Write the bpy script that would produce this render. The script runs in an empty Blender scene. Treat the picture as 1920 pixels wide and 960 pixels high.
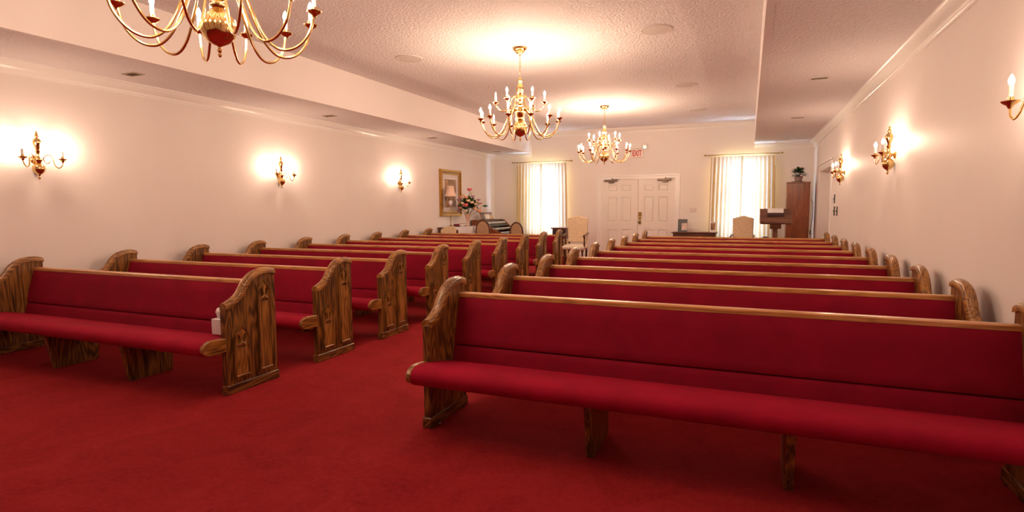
import bpy, bmesh, math, random
from mathutils import Vector, Matrix
random.seed(7)
sc = bpy.context.scene
col = sc.collection
PI = math.pi

# ------------------------------------------------------------------ camera
F_PX = 1067.24
CAM = Vector((0, 0, 1.332))
yaw, pit, rol = [math.radians(a) for a in (22.5585, -4.9554, -0.3268)]
fwd = Vector((-math.sin(yaw) * math.cos(pit), math.cos(yaw) * math.cos(pit), math.sin(pit)))
rgt = Vector((math.cos(yaw), math.sin(yaw), 0))
upv = rgt.cross(fwd)
Rv = math.cos(rol) * rgt + math.sin(rol) * upv
Uv = -math.sin(rol) * rgt + math.cos(rol) * upv
cd = bpy.data.cameras.new('camera')
cd.sensor_width = 36
cd.lens = F_PX / 1920 * 36
cd.clip_start = 0.05
cam = bpy.data.objects.new('camera', cd)
M = Matrix.Identity(4)
for i in range(3):
    M[i][0] = Rv[i]; M[i][1] = Uv[i]; M[i][2] = -fwd[i]; M[i][3] = CAM[i]
cam.matrix_world = M
col.objects.link(cam)
sc.camera = cam

# ------------------------------------------------------------------ light and exposure
BULB = 640.0          # radiance of every candle bulb
BULB_COL = (1.0, 0.685, 0.475)
WORLD = 30.0
w = bpy.data.worlds.new('sky'); sc.world = w; w.use_nodes = True
bg = w.node_tree.nodes['Background']
bg.inputs[0].default_value = (0.66, 0.82, 1.0, 1); bg.inputs[1].default_value = WORLD
sc.view_settings.view_transform = 'Standard'
sc.view_settings.look = 'None'
sc.view_settings.gamma = 1
sc.view_settings.use_curve_mapping = False
sc.view_settings.exposure = 0.33
cy = sc.cycles
cy.use_denoising = True
cy.max_bounces = 10; cy.diffuse_bounces = 6; cy.glossy_bounces = 4; cy.transmission_bounces = 6; cy.transparent_max_bounces = 8
cy.caustics_reflective = False; cy.caustics_refractive = False
cy.sample_clamp_indirect = 6.0
cy.use_light_tree = True

# ------------------------------------------------------------------ materials
MATS = {}
def newmat(name):
    m = bpy.data.materials.new(name); m.use_nodes = True
    MATS[name] = m
    nt = m.node_tree
    return m, nt, nt.nodes['Principled BSDF']
def node(nt, typ, **kw):
    n = nt.nodes.new(typ)
    for k, v in kw.items():
        if isinstance(k, str) and hasattr(n, k): setattr(n, k, v)
    return n
def ramp(nt, stops):
    r = nt.nodes.new('ShaderNodeValToRGB')
    e = r.color_ramp.elements
    while len(e) < len(stops): e.new(0.5)
    for el, (p, c) in zip(e, stops):
        el.position = p; el.color = (*c, 1) if len(c) == 3 else c
    return r
def coords(nt, scale=(1, 1, 1), rnd=True, kind='Object'):
    tc = nt.nodes.new('ShaderNodeTexCoord'); mp = nt.nodes.new('ShaderNodeMapping')
    mp.inputs['Scale'].default_value = scale
    nt.links.new(tc.outputs[kind], mp.inputs['Vector'])
    if rnd:
        oi = nt.nodes.new('ShaderNodeObjectInfo')
        mu = nt.nodes.new('ShaderNodeMath'); mu.operation = 'MULTIPLY'; mu.inputs[1].default_value = 37.0
        nt.links.new(oi.outputs['Random'], mu.inputs[0])
        nt.links.new(mu.outputs[0], mp.inputs['Location'])
    return mp.outputs[0]
def noise(nt, vec, scale, detail=4, rough=0.55, dist=0.0):
    n = nt.nodes.new('ShaderNodeTexNoise')
    n.inputs['Scale'].default_value = scale; n.inputs['Detail'].default_value = detail
    n.inputs['Roughness'].default_value = rough; n.inputs['Distortion'].default_value = dist
    nt.links.new(vec, n.inputs['Vector'])
    return n.outputs['Fac']
def bump(nt, b, fac, strength, dist=0.01):
    bn = nt.nodes.new('ShaderNodeBump'); bn.inputs['Strength'].default_value = strength; bn.inputs['Distance'].default_value = dist
    nt.links.new(fac, bn.inputs['Height']); nt.links.new(bn.outputs[0], b.inputs['Normal'])
def plain(name, c, rough=0.5, metal=0.0, var=0.06, scale=8, bmp=0.0, bscale=60, spec=0.5, sheen=0.0):
    """a colour with a little procedural unevenness"""
    m, nt, b = newmat(name)
    v = coords(nt)
    f = noise(nt, v, scale)
    lo = tuple(max(0, x * (1 - var)) for x in c); hi = tuple(min(1, x * (1 + var)) for x in c)
    r = ramp(nt, [(0.3, lo), (0.7, hi)])
    nt.links.new(f, r.inputs[0]); nt.links.new(r.outputs[0], b.inputs['Base Color'])
    b.inputs['Roughness'].default_value = rough; b.inputs['Metallic'].default_value = metal
    b.inputs['Specular IOR Level'].default_value = spec
    if sheen: b.inputs['Sheen Weight'].default_value = sheen
    if bmp: bump(nt, b, noise(nt, v, bscale, 5), bmp)
    return m
def wood(name, stops, axis, rough=0.38, across=150, along=4.0, bmp=0.15, rings=85.0):
    """open-grained timber, grain running along the given axis"""
    m, nt, b = newmat(name)
    s = [across, across, across]; s['xyz'.index(axis)] = along
    v = coords(nt, tuple(s))
    big = [5.0, 5.0, 5.0]; big['xyz'.index(axis)] = 0.7
    v2 = coords(nt, tuple(big))
    n2 = noise(nt, v2, 1.0, 3, 0.5, 0.6)
    wv = nt.nodes.new('ShaderNodeMath'); wv.operation = 'MULTIPLY'; wv.inputs[1].default_value = rings
    nt.links.new(n2, wv.inputs[0])
    sn = nt.nodes.new('ShaderNodeMath'); sn.operation = 'SINE'; nt.links.new(wv.outputs[0], sn.inputs[0])
    ha = nt.nodes.new('ShaderNodeMath'); ha.operation = 'MULTIPLY_ADD'; ha.inputs[1].default_value = 0.11; ha.inputs[2].default_value = 0.0
    nt.links.new(sn.outputs[0], ha.inputs[0])
    n1 = noise(nt, v, 1.0, 6, 0.62)
    ad = nt.nodes.new('ShaderNodeMath'); ad.operation = 'ADD'
    nt.links.new(n1, ad.inputs[0]); nt.links.new(ha.outputs[0], ad.inputs[1])
    r = ramp(nt, stops)
    nt.links.new(ad.outputs[0], r.inputs[0]); nt.links.new(r.outputs[0], b.inputs['Base Color'])
    b.inputs['Roughness'].default_value = rough
    b.inputs['Coat Weight'].default_value = 0.25; b.inputs['Coat Roughness'].default_value = 0.2
    bump(nt, b, n1, bmp, 0.004)
    return m
OAK = [(0.32, (0.024, 0.009, 0.003)), (0.43, (0.090, 0.036, 0.007)), (0.53, (0.20, 0.084, 0.015)), (0.70, (0.31, 0.140, 0.028))]
OAK_L = [(0.30, (0.065, 0.023, 0.005)), (0.42, (0.20, 0.082, 0.015)), (0.55, (0.33, 0.148, 0.028)), (0.72, (0.43, 0.205, 0.045))]
wood('oak_upright', OAK, 'z')
wood('oak_lancet', OAK_L, 'z')
wood('oak_arm', OAK_L, 'y', rough=0.28)
wood('oak_base', OAK, 'y')
wood('oak_rail', [(0.28, (0.34, 0.14, 0.04)), (0.5, (0.58, 0.27, 0.085)), (0.75, (0.70, 0.36, 0.13))], 'x', rough=0.33)
MAH = [(0.25, (0.035, 0.009, 0.004)), (0.5, (0.085, 0.022, 0.009)), (0.8, (0.14, 0.04, 0.015))]
wood('mahogany_upright', [(0.25, (0.14, 0.033, 0.009)), (0.5, (0.24, 0.064, 0.018)), (0.8, (0.32, 0.095, 0.028))], 'z', rough=0.35, across=70, rings=30.0)
wood('mahogany_dark', MAH, 'x', rough=0.3, across=70, rings=30.0)
wood('mahogany_lengthwise', MAH, 'y', rough=0.3, across=70, rings=30.0)
wood('walnut_lectern', [(0.25, (0.08, 0.03, 0.016)), (0.5, (0.16, 0.064, 0.034)), (0.8, (0.23, 0.10, 0.052))], 'x', rough=0.35, across=70, rings=30.0)
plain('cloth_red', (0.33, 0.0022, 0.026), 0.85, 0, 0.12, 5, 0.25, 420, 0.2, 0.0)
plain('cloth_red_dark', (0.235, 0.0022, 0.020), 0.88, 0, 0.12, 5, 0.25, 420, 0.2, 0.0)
plain('wall_paint', (0.84, 0.80, 0.785), 0.55, 0, 0.015, 1.5, 0.02, 90, 0.3)
plain('trim_paint', (0.88, 0.87, 0.86), 0.28, 0, 0.01, 3)
plain('door_paint', (0.84, 0.81, 0.77), 0.4, 0, 0.015, 3)
plain('brass', (0.82, 0.58, 0.24), 0.12, 1.0, 0.08, 14)
plain('brass_dull', (0.45, 0.31, 0.12), 0.35, 1.0, 0.1, 14)
plain('bronze', (0.16, 0.12, 0.09), 0.4, 0.8, 0.1, 14)
plain('candle_white', (0.85, 0.82, 0.74), 0.5)
plain('white_plastic', (0.82, 0.80, 0.77), 0.4)
plain('pale_cloth', (0.78, 0.78, 0.82), 0.7, 0, 0.05, 6, 0.1, 200)
plain('damask', (0.72, 0.57, 0.38), 0.75, 0, 0.16, 30, 0.15, 160)
plain('damask_light', (0.76, 0.68, 0.55), 0.75, 0, 0.12, 30, 0.15, 160)
plain('tan_cloth', (0.45, 0.29, 0.17), 0.8, 0, 0.1, 20, 0.1, 160)
plain('black_plastic', (0.02, 0.02, 0.022), 0.4)
plain('black_key', (0.015, 0.015, 0.017), 0.25)
plain('white_key', (0.80, 0.82, 0.84), 0.25)
plain('gilt', (0.44, 0.24, 0.05), 0.32, 0.7, 0.25, 40)
plain('gilt_dark', (0.22, 0.11, 0.03), 0.4, 0.5, 0.25, 40)
plain('mat_board', (0.74, 0.66, 0.66), 0.8)
plain('paper_white', (0.86, 0.84, 0.83), 0.8)
plain('book_red', (0.22, 0.02, 0.025), 0.5)
plain('book_dark', (0.05, 0.025, 0.03), 0.5)
plain('slate_card', (0.10, 0.11, 0.11), 0.6, 0, 0.35, 30)
plain('photo_print', (0.66, 0.52, 0.46), 0.5, 0, 0.35, 28)
plain('lampshade', (0.80, 0.58, 0.46), 0.8, 0, 0.04, 10)
plain('porcelain', (0.80, 0.76, 0.82), 0.15)
plain('terracotta', (0.35, 0.24, 0.21), 0.6)
plain('vase_blush', (0.75, 0.50, 0.38), 0.25)
plain('petal_rose', (0.72, 0.14, 0.14), 0.6, 0, 0.25, 40)
plain('petal_peach', (0.80, 0.40, 0.24), 0.6, 0, 0.2, 40)
plain('petal_mauve', (0.50, 0.25, 0.33), 0.6, 0, 0.25, 40)
plain('petal_cream', (0.80, 0.64, 0.44), 0.6, 0, 0.15, 40)
plain('leaf_green', (0.06, 0.12, 0.025), 0.5, 0, 0.4, 20)
plain('leaf_dark', (0.018, 0.055, 0.018), 0.35, 0, 0.4, 20)
plain('green_glass', (0.01, 0.16, 0.07), 0.12)
plain('sign_red', (0.45, 0.025, 0.02), 0.5)
plain('sign_face', (0.86, 0.70, 0.66), 0.5)
plain('chrome', (0.55, 0.54, 0.50), 0.2, 1.0)
plain('vent_dark', (0.06, 0.05, 0.035), 0.7)
plain('vent_tan', (0.42, 0.34, 0.24), 0.5)
plain('grille_paint', (0.70, 0.66, 0.62), 0.6, 0, 0.03, 60, 0.3, 300)
plain('window_frame_paint', (0.85, 0.85, 0.84), 0.4)

# textured ceiling
m, nt, b = newmat('ceiling_texture')
v = coords(nt, rnd=False)
vo = nt.nodes.new('ShaderNodeTexVoronoi'); vo.inputs['Scale'].default_value = 34; nt.links.new(v, vo.inputs['Vector'])
nn = noise(nt, v, 46, 4, 0.6, 0.4)
ad = nt.nodes.new('ShaderNodeMath'); ad.operation = 'ADD'; nt.links.new(vo.outputs['Distance'], ad.inputs[0]); nt.links.new(nn, ad.inputs[1])
r = ramp(nt, [(0.3, (0.76, 0.745, 0.75)), (0.9, (0.85, 0.83, 0.84))]); nt.links.new(ad.outputs[0], r.inputs[0]); nt.links.new(r.outputs[0], b.inputs['Base Color'])
b.inputs['Roughness'].default_value = 0.8; bump(nt, b, ad.outputs[0], 0.75, 0.012)

# carpet
m, nt, b = newmat('carpet')
v = coords(nt, rnd=False)
big = noise(nt, v, 2.6, 7, 0.7, 1.2); fine = noise(nt, v, 260, 3, 0.7)
mid = noise(nt, v, 34, 4, 0.75, 0.3)
mm_ = nt.nodes.new('ShaderNodeMath'); mm_.operation = 'MULTIPLY_ADD'; mm_.inputs[1].default_value = 0.5
hb = nt.nodes.new('ShaderNodeMath'); hb.operation = 'MULTIPLY'; hb.inputs[1].default_value = 0.6; nt.links.new(big, hb.inputs[0])
nt.links.new(mid, mm_.inputs[0]); nt.links.new(hb.outputs[0], mm_.inputs[2])
mx = nt.nodes.new('ShaderNodeMath'); mx.operation = 'MULTIPLY_ADD'; mx.inputs[1].default_value = 0.30
nt.links.new(fine, mx.inputs[0]); nt.links.new(mm_.outputs[0], mx.inputs[2])
r = ramp(nt, [(0.40, (0.14, 0.007, 0.011)), (0.64, (0.27, 0.014, 0.018)), (0.92, (0.37, 0.024, 0.028))])
nt.links.new(mx.outputs[0], r.inputs[0]); nt.links.new(r.outputs[0], b.inputs['Base Color'])
b.inputs['Roughness'].default_value = 0.95; b.inputs['Specular IOR Level'].default_value = 0.1
bump(nt, b, fine, 0.5, 0.006)

# glowing bulb
m, nt, b = newmat('bulb_lit')
b.inputs['Base Color'].default_value = (1, 0.9, 0.7, 1)
b.inputs['Emission Color'].default_value = (*BULB_COL, 1); b.inputs['Emission Strength'].default_value = BULB
plain('bulb_unlit', (0.85, 0.82, 0.75), 0.2)
# curtain: lets window light through
m, nt, b = newmat('curtain_cloth')
v = coords(nt, (30, 1, 1)); f = noise(nt, v, 3)
r = ramp(nt, [(0.3, (0.64, 0.45, 0.18)), (0.7, (0.74, 0.55, 0.25))]); nt.links.new(f, r.inputs[0]); nt.links.new(r.outputs[0], b.inputs['Base Color'])
b.inputs['Roughness'].default_value = 0.9
tr = nt.nodes.new('ShaderNodeBsdfTranslucent'); tr.inputs[0].default_value = (0.86, 0.86, 0.82, 1)
ms = nt.nodes.new('ShaderNodeMixShader'); ms.inputs[0].default_value = 0.105
out = nt.nodes['Material Output']
nt.links.new(b.outputs[0], ms.inputs[1]); nt.links.new(tr.outputs[0], ms.inputs[2]); nt.links.new(ms.outputs[0], out.inputs[0])
# thin window pane
m, nt, b = newmat('pane_glass')
tp = nt.nodes.new('ShaderNodeBsdfTransparent'); gl = nt.nodes.new('ShaderNodeBsdfGlossy'); gl.inputs['Roughness'].default_value = 0.02
ms = nt.nodes.new('ShaderNodeMixShader'); ms.inputs[0].default_value = 0.07
nt.links.new(tp.outputs[0], ms.inputs[1]); nt.links.new(gl.outputs[0], ms.inputs[2]); nt.links.new(ms.outputs[0], nt.nodes['Material Output'].inputs[0])
# framed print: loose brown and green patches
m, nt, b = newmat('framed_print')
v = coords(nt, (9, 9, 6), rnd=False); f = noise(nt, v, 1.0, 5, 0.7, 0.5)
r = ramp(nt, [(0.30, (0.05, 0.03, 0.015)), (0.45, (0.20, 0.10, 0.05)), (0.58, (0.48, 0.27, 0.15)), (0.75, (0.62, 0.48, 0.33))]); nt.links.new(f, r.inputs[0]); nt.links.new(r.outputs[0], b.inputs['Base Color'])

# ------------------------------------------------------------------ mesh helpers
def box(bm, x0, x1, y0, y1, z0, z1, bev=0.0, seg=1):
    t = bmesh.new()
    bmesh.ops.create_cube(t, size=1)
    for vtx in t.verts:
        vtx.co = Vector((x0 + (vtx.co.x + .5) * (x1 - x0), y0 + (vtx.co.y + .5) * (y1 - y0), z0 + (vtx.co.z + .5) * (z1 - z0)))
    if bev: bmesh.ops.bevel(t, geom=list(t.edges), offset=bev, segments=seg, profile=0.5, affect='EDGES')
    merge(bm, t)
def merge(bm, t, mat=None):
    me = bpy.data.meshes.new('tmp'); t.to_mesh(me); t.free()
    if mat is not None: me.transform(mat)
    bm.from_mesh(me); bpy.data.meshes.remove(me)
def prism(bm, poly, axis, a0, a1, bev=0.0):
    """closed polygon drawn in the plane across `axis`, pulled from a0 to a1"""
    t = bmesh.new(); n = len(poly)
    def P(p, a):
        return {'x': (a, p[0], p[1]), 'y': (p[0], a, p[1]), 'z': (p[0], p[1], a)}[axis]
    A = [t.verts.new(P(p, a0)) for p in poly]; B = [t.verts.new(P(p, a1)) for p in poly]
    t.faces.new(A); t.faces.new(list(reversed(B)))
    for i in range(n): t.faces.new((A[i], B[i], B[(i + 1) % n], A[(i + 1) % n]))
    bmesh.ops.recalc_face_normals(t, faces=list(t.faces))
    if bev: bmesh.ops.bevel(t, geom=[e for e in t.edges if e.is_manifold and e.calc_face_angle() > 0.5], offset=bev, segments=1, affect='EDGES')
    merge(bm, t)
def plate(bm, loops, axis, a0, a1):
    """flat plate with holes: first loop is the outline, the others are cut out"""
    t = bmesh.new()
    def P(p, a):
        return {'x': (a, p[0], p[1]), 'y': (p[0], a, p[1]), 'z': (p[0], p[1], a)}[axis]
    edges = []
    for lp in loops:
        vs = [t.verts.new(P(p, a0)) for p in lp]
        edges += [t.edges.new((vs[i], vs[(i + 1) % len(vs)])) for i in range(len(vs))]
    bmesh.ops.triangle_fill(t, use_beauty=True, edges=edges)
    ext = bmesh.ops.extrude_face_region(t, geom=list(t.faces))
    d = {'x': Vector((a1 - a0, 0, 0)), 'y': Vector((0, a1 - a0, 0)), 'z': Vector((0, 0, a1 - a0))}[axis]
    bmesh.ops.translate(t, verts=[g for g in ext['geom'] if isinstance(g, bmesh.types.BMVert)], vec=d)
    bmesh.ops.recalc_face_normals(t, faces=list(t.faces))
    merge(bm, t)
def lathe(bm, prof, seg=16, at=(0, 0, 0), mat=None):
    t = bmesh.new(); rings = []
    for r_, z_ in prof:
        if r_ < 1e-5: rings.append([t.verts.new((0, 0, z_))])
        else: rings.append([t.verts.new((r_ * math.cos(2 * PI * k / seg), r_ * math.sin(2 * PI * k / seg), z_)) for k in range(seg)])
    for a, c in zip(rings, rings[1:]):
        for k in range(seg):
            k2 = (k + 1) % seg
            if len(a) == 1 and len(c) == 1: continue
            if len(a) == 1: t.faces.new((a[0], c[k2], c[k]))
            elif len(c) == 1: t.faces.new((a[k], a[k2], c[0]))
            else: t.faces.new((a[k], a[k2], c[k2], c[k]))
    for rg in (rings[0], rings[-1]):
        if len(rg) > 1: t.faces.new(rg)
    bmesh.ops.recalc_face_normals(t, faces=list(t.faces))
    mm = Matrix.Translation(at)
    if mat is not None: mm = mm @ mat
    merge(bm, t, mm)
def tube(bm, pts, rad, seg=8, closed=False):
    pts = [Vector(p) for p in pts]; n = len(pts); t = bmesh.new(); rings = []
    rr = rad if isinstance(rad, (list, tuple)) else [rad] * n
    prev = None
    for i, p in enumerate(pts):
        tg = (pts[min(i + 1, n - 1)] - pts[max(i - 1, 0)]).normalized()
        if prev is None:
            a = Vector((0, 0, 1)) if abs(tg.z) < 0.9 else Vector((1, 0, 0))
            u = tg.cross(a).normalized()
        else:
            u = (prev - tg * prev.dot(tg)).normalized()
        prev = u; vv = tg.cross(u)
        rings.append([t.verts.new(p + rr[i] * (math.cos(2 * PI * k / seg) * u + math.sin(2 * PI * k / seg) * vv)) for k in range(seg)])
    for a, c in zip(rings, rings[1:]):
        for k in range(seg): t.faces.new((a[k], a[(k + 1) % seg], c[(k + 1) % seg], c[k]))
    t.faces.new(rings[0]); t.faces.new(rings[-1])
    bmesh.ops.recalc_face_normals(t, faces=list(t.faces))
    merge(bm, t)
def spline(pts, n=6):
    """Catmull-Rom through the points"""
    P = [Vector(p) for p in pts]; P = [2 * P[0] - P[1]] + P + [2 * P[-1] - P[-2]]; o = []
    for i in range(1, len(P) - 2):
        p0, p1, p2, p3 = P[i - 1:i + 3]
        for k in range(n):
            t = k / n
            o.append(0.5 * ((2 * p1) + (p2 - p0) * t + (2 * p0 - 5 * p1 + 4 * p2 - p3) * t * t + (3 * p1 - p0 - 3 * p2 + p3) * t ** 3))
    o.append(P[-2]); return o
def ball(bm, c, r_, sx=1, sy=1, sz=1, u=10, v_=7):
    t = bmesh.new(); bmesh.ops.create_uvsphere(t, u_segments=u, v_segments=v_, radius=r_)
    merge(bm, t, Matrix.Translation(c) @ Matrix.Diagonal((sx, sy, sz, 1)))
def mk(name, bm, mat, parent=None, smooth=None, loc=None):
    me = bpy.data.meshes.new(name); bm.to_mesh(me); bm.free()
    me.materials.append(MATS[mat])
    if smooth:
        for p in me.polygons: p.use_smooth = True
        me.set_sharp_from_angle(angle=math.radians(smooth))
    o = bpy.data.objects.new(name, me); col.objects.link(o)
    if parent: o.parent = parent
    if loc: o.location = loc
    return o
def part(name, mat, parent, fn, smooth=None, loc=None):
    bm = bmesh.new(); fn(bm); return mk(name, bm, mat, parent, smooth, loc)
def bpart(name, mat, parent, dims, bev=0.0, loc=None):
    bm = bmesh.new(); box(bm, *dims, bev); return mk(name, bm, mat, parent, None, loc)
def tag(o, label, cat, group=None):
    o['label'] = label; o['category'] = cat
    if group: o['group'] = group
    return o
def thing(name, label, cat, loc=(0, 0, 0), rz=0, group=None):
    o = bpy.data.objects.new(name, None); o.empty_display_size = 0.1; col.objects.link(o)
    o.location = loc; o.rotation_euler = (0, 0, rz)
    return tag(o, label, cat, group)
def struct(o): o['kind'] = 'structure'; return o
def copy_tree(o, parent=None):
    c = o.copy(); col.objects.link(c); c.parent = parent
    for ch in o.children: copy_tree(ch, c)
    return c

# ------------------------------------------------------------------ the room
XL, XR, YB, YF = -6.542, 1.311, 14.5, -3.6
ZS, ZT = 2.75, 3.288
TL, TR = -5.419, 0.076
struct(bpart('floor', 'carpet', None, (XL - .3, XR + .6, YF - .2, YB + .3, -0.1, 0)))
struct(bpart('wall_left', 'wall_paint', None, (XL - .2, XL, YF, YB + .2, 0, 3.45)))
struct(bpart('wall_front', 'wall_paint', None, (XL - .2, XR + .2, YF - .2, YF, 0, 3.45)))
W1 = (-5.54, -4.55, 0.55, 2.42); W2 = (-0.65, 0.35, 0.55, 2.42); D1 = (-3.52, -1.68, 0, 2.0)
bm = bmesh.new(); xs = XL
for (a, b_, z0, z1) in (W1, D1, W2):
    box(bm, xs, a, YB, YB + .2, 0, 3.45)
    if z0 > 0: box(bm, a, b_, YB, YB + .2, 0, z0)
    box(bm, a, b_, YB, YB + .2, z1, 3.45); xs = b_
box(bm, xs, XR + .2, YB, YB + .2, 0, 3.45)
struct(mk('wall_back', bm, 'wall_paint'))
D2 = (11.36, 13.12, 2.0)
bm = bmesh.new()
box(bm, XR, XR + .2, YF, D2[0], 0, 3.45); box(bm, XR, XR + .2, D2[1], YB, 0, 3.45); box(bm, XR, XR + .2, D2[0], D2[1], D2[2], 3.45)
struct(mk('wall_right', bm, 'wall_paint'))
ceil = struct(bpart('ceiling', 'ceiling_texture', None, (TL - .05, TR + .05, YF, YB, ZT, ZT + .12)))
bpart('soffit', 'ceiling_texture', ceil, (XL, TL, YF, YB, ZS, ZS + .04))
bpart('soffit', 'ceiling_texture', ceil, (TR, XR, YF, YB, ZS, ZS + .04))
bpart('tray_side', 'wall_paint', ceil, (TL - .05, TL + .002, YF, YB, ZS - .002, ZT))
bpart('tray_side', 'wall_paint', ceil, (TR - .002, TR + .05, YF, YB, ZS - .002, ZT))
# crown mouldings: stepped cove profile (distance from wall, drop from ceiling)
CR = [(0, 0), (.095, 0), (.095, -.014), (.082, -.020), (.072, -.042), (.050, -.070), (.028, -.086), (.022, -.100), (.022, -.112), (.012, -.116), (.012, -.132), (0, -.132)]
def crown(name, side, a0, a1, z):
    bm = bmesh.new()
    if side == 'L': prism(bm, [(XL + d, z + h) for d, h in CR], 'y', a0, a1)
    elif side == 'R': prism(bm, [(XR - d, z + h) for d, h in CR], 'y', a0, a1)
    else: prism(bm, [(YB - d, z + h) for d, h in CR], 'x', a0, a1)
    struct(mk(name, bm, 'trim_paint', None, 25))
crown('trim_1', 'L', YF, YB, ZS); crown('trim_2', 'R', YF, YB, ZS)
crown('trim_3', 'B', XL + .02, TL, ZS); crown('trim_4', 'B', TR, XR - .02, ZS)
crown('trim_5', 'B', TL, TR, ZT)
BP = [(0, 0), (.016, 0), (.016, .085), (.010, .10), (.008, .115), (0, .115)]
bm = bmesh.new(); prism(bm, [(XL + d, h) for d, h in BP], 'y', YF, YB); struct(mk('baseboard_left', bm, 'trim_paint'))
bm = bmesh.new(); prism(bm, [(XR - d, h) for d, h in BP], 'y', YF, D2[0] - .12); prism(bm, [(XR - d, h) for d, h in BP], 'y', D2[1] + .12, YB); struct(mk('baseboard_right', bm, 'trim_paint'))
bm = bmesh.new()
for a, b_ in ((XL, D1[0] - .13), (D1[1] + .13, XR)): prism(bm, [(YB - d, h) for d, h in BP], 'x', a, b_)
struct(mk('baseboard_back', bm, 'trim_paint'))

# windows
def window(name, W):
    a, b_, z0, z1 = W
    wn = struct(bpart(name, 'window_frame_paint', None, (a - .03, b_ + .03, YB - .045, YB + .0, z0 - .04, z0 - .005), .004))  # sill
    bm = bmesh.new(); f = .05
    for d in ((a, a + f, YB + .06, YB + .14, z0, z1), (b_ - f, b_, YB + .06, YB + .14, z0, z1), (a + f, b_ - f, YB + .06, YB + .14, z0, z0 + f), (a + f, b_ - f, YB + .06, YB + .14, z1 - f, z1)): box(bm, *d)
    mk('window_frame', bm, 'window_frame_paint', wn)
    zm = (z0 + z1) / 2
    bpart('meeting_rail', 'window_frame_paint', wn, (a + f, b_ - f, YB + .07, YB + .12, zm - .02, zm + .02))
    for zz in ((z0 + f, zm - .02), (zm + .02, z1 - f)):
        for k in range(1, 3):
            x = a + f + (b_ - a - 2 * f) * k / 3
            bpart('glazing_bar', 'window_frame_paint', wn, (x - .009, x + .009, YB + .085, YB + .105, *zz))
        bpart('pane', 'pane_glass', wn, (a + f, b_ - f, YB + .093, YB + .097, *zz))
window('window_1', W1); window('window_2', W2)

# double door in the back wall
dr = struct(bpy.data.objects.new('door_1', None)); col.objects.link(dr); dr.location = (0, YB, 0)
def casing(bm):
    a, b_, z1 = D1[0], D1[1], D1[3]
    for d in ((a - .115, a, 0, z1 + .105), (b_, b_ + .115, 0, z1 + .105), (a, b_, z1, z1 + .105)):
        box(bm, d[0], d[1], -.016, 0, d[2], d[3], .003)
    for d in ((a - .115, a - .085, 0, z1 + .105), (b_ + .085, b_ + .115, 0, z1 + .105), (a - .085, b_ + .085, z1 + .075, z1 + .105)):
        box(bm, d[0], d[1], -.028, -.014, d[2], d[3], .004)
part('door_casing', 'trim_paint', dr, casing)
xm = -2.587
def jamb(bm):
    a, b_, z1 = D1[0], D1[1], D1[3]
    box(bm, a, a + .011, 0, .2, 0, z1); box(bm, b_ - .011, b_, 0, .2, 0, z1); box(bm, a + .011, b_ - .011, 0, .2, 1.986, z1)
    box(bm, a + .011, a + .05, .054, .2, 0, 1.986); box(bm, b_ - .05, b_ - .011, .054, .2, 0, 1.986); box(bm, a + .05, b_ - .05, .054, .2, 1.94, 1.986)
    box(bm, xm - .03, xm + .03, .054, .075, .02, 1.94); box(bm, a + .05, b_ - .05, .054, .2, 0, .02); box(bm, a + .011, b_ - .011, .0, .054, 0, .008)
part('door_jamb', 'trim_paint', dr, jamb)
for k, (a, b_) in enumerate(((D1[0] + .012, xm - .003), (xm + .003, D1[1] - .012))):
    wd = b_ - a
    cols_ = ((a + .17 * wd, a + .44 * wd), (a + .56 * wd, a + .83 * wd)); rows = ((.20, .74), (.93, 1.56), (1.70, 1.86))
    def leaf_fn(bm):
        loops = [[(a, .01), (b_, .01), (b_, 1.985), (a, 1.985)]]
        for c0, c1 in cols_:
            for r0, r1 in rows: loops.append([(c0, r0), (c1, r0), (c1, r1), (c0, r1)])
        plate(bm, loops, 'y', .012, .052)
        box(bm, a, b_, .038, .05, .01, 1.985)
    leaf = part('door_leaf', 'door_paint', dr, leaf_fn)
    for c0, c1 in cols_:
        for r0, r1 in rows:
            bm = bmesh.new(); box(bm, c0 + .022, c1 - .022, .018, .040, r0 + .022, r1 - .022, .010); mk('door_panel', bm, 'door_paint', leaf)
    cx = a + .07 if k == 0 else b_ - .42
    def closer(bm):
        box(bm, cx, cx + .33, -.055, .012, 1.955, 2.0, .006)
        box(bm, cx + .12, cx + .25, -.05, .012, 1.915, 1.957, .006)
        tube(bm, [(cx + .2, -.03, 2.0), (cx + .2, -.03, 2.035)], .014)
        box(bm, cx + .2, cx + .40, -.04, -.025, 2.003, 2.012)
    part('door_closer', 'bronze', leaf, closer)
    if k == 1:
        bpart('lock_plate', 'brass_dull', leaf, (a + .015, a + .085, .0, .012, .87, 1.18), .003)
        def kn(bm):
            lathe(bm, [(0, 0), (.022, 0), (.022, .02), (.012, .03), (.014, .045), (.030, .055), (.030, .075), (0, .085)], 12, (a + .05, 0, .93), Matrix.Rotation(PI / 2, 4, 'X'))
            lathe(bm, [(0, 0), (.024, 0), (.020, .015), (0, .018)], 12, (a + .05, 0, 1.03), Matrix.Rotation(PI / 2, 4, 'X'))
        part('door_knob', 'bronze', leaf, kn, 40)
        bpart('sign_plate', 'brass', leaf, (a + .012, a + .095, -.003, .0, 1.075, 1.17), .001)
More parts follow.
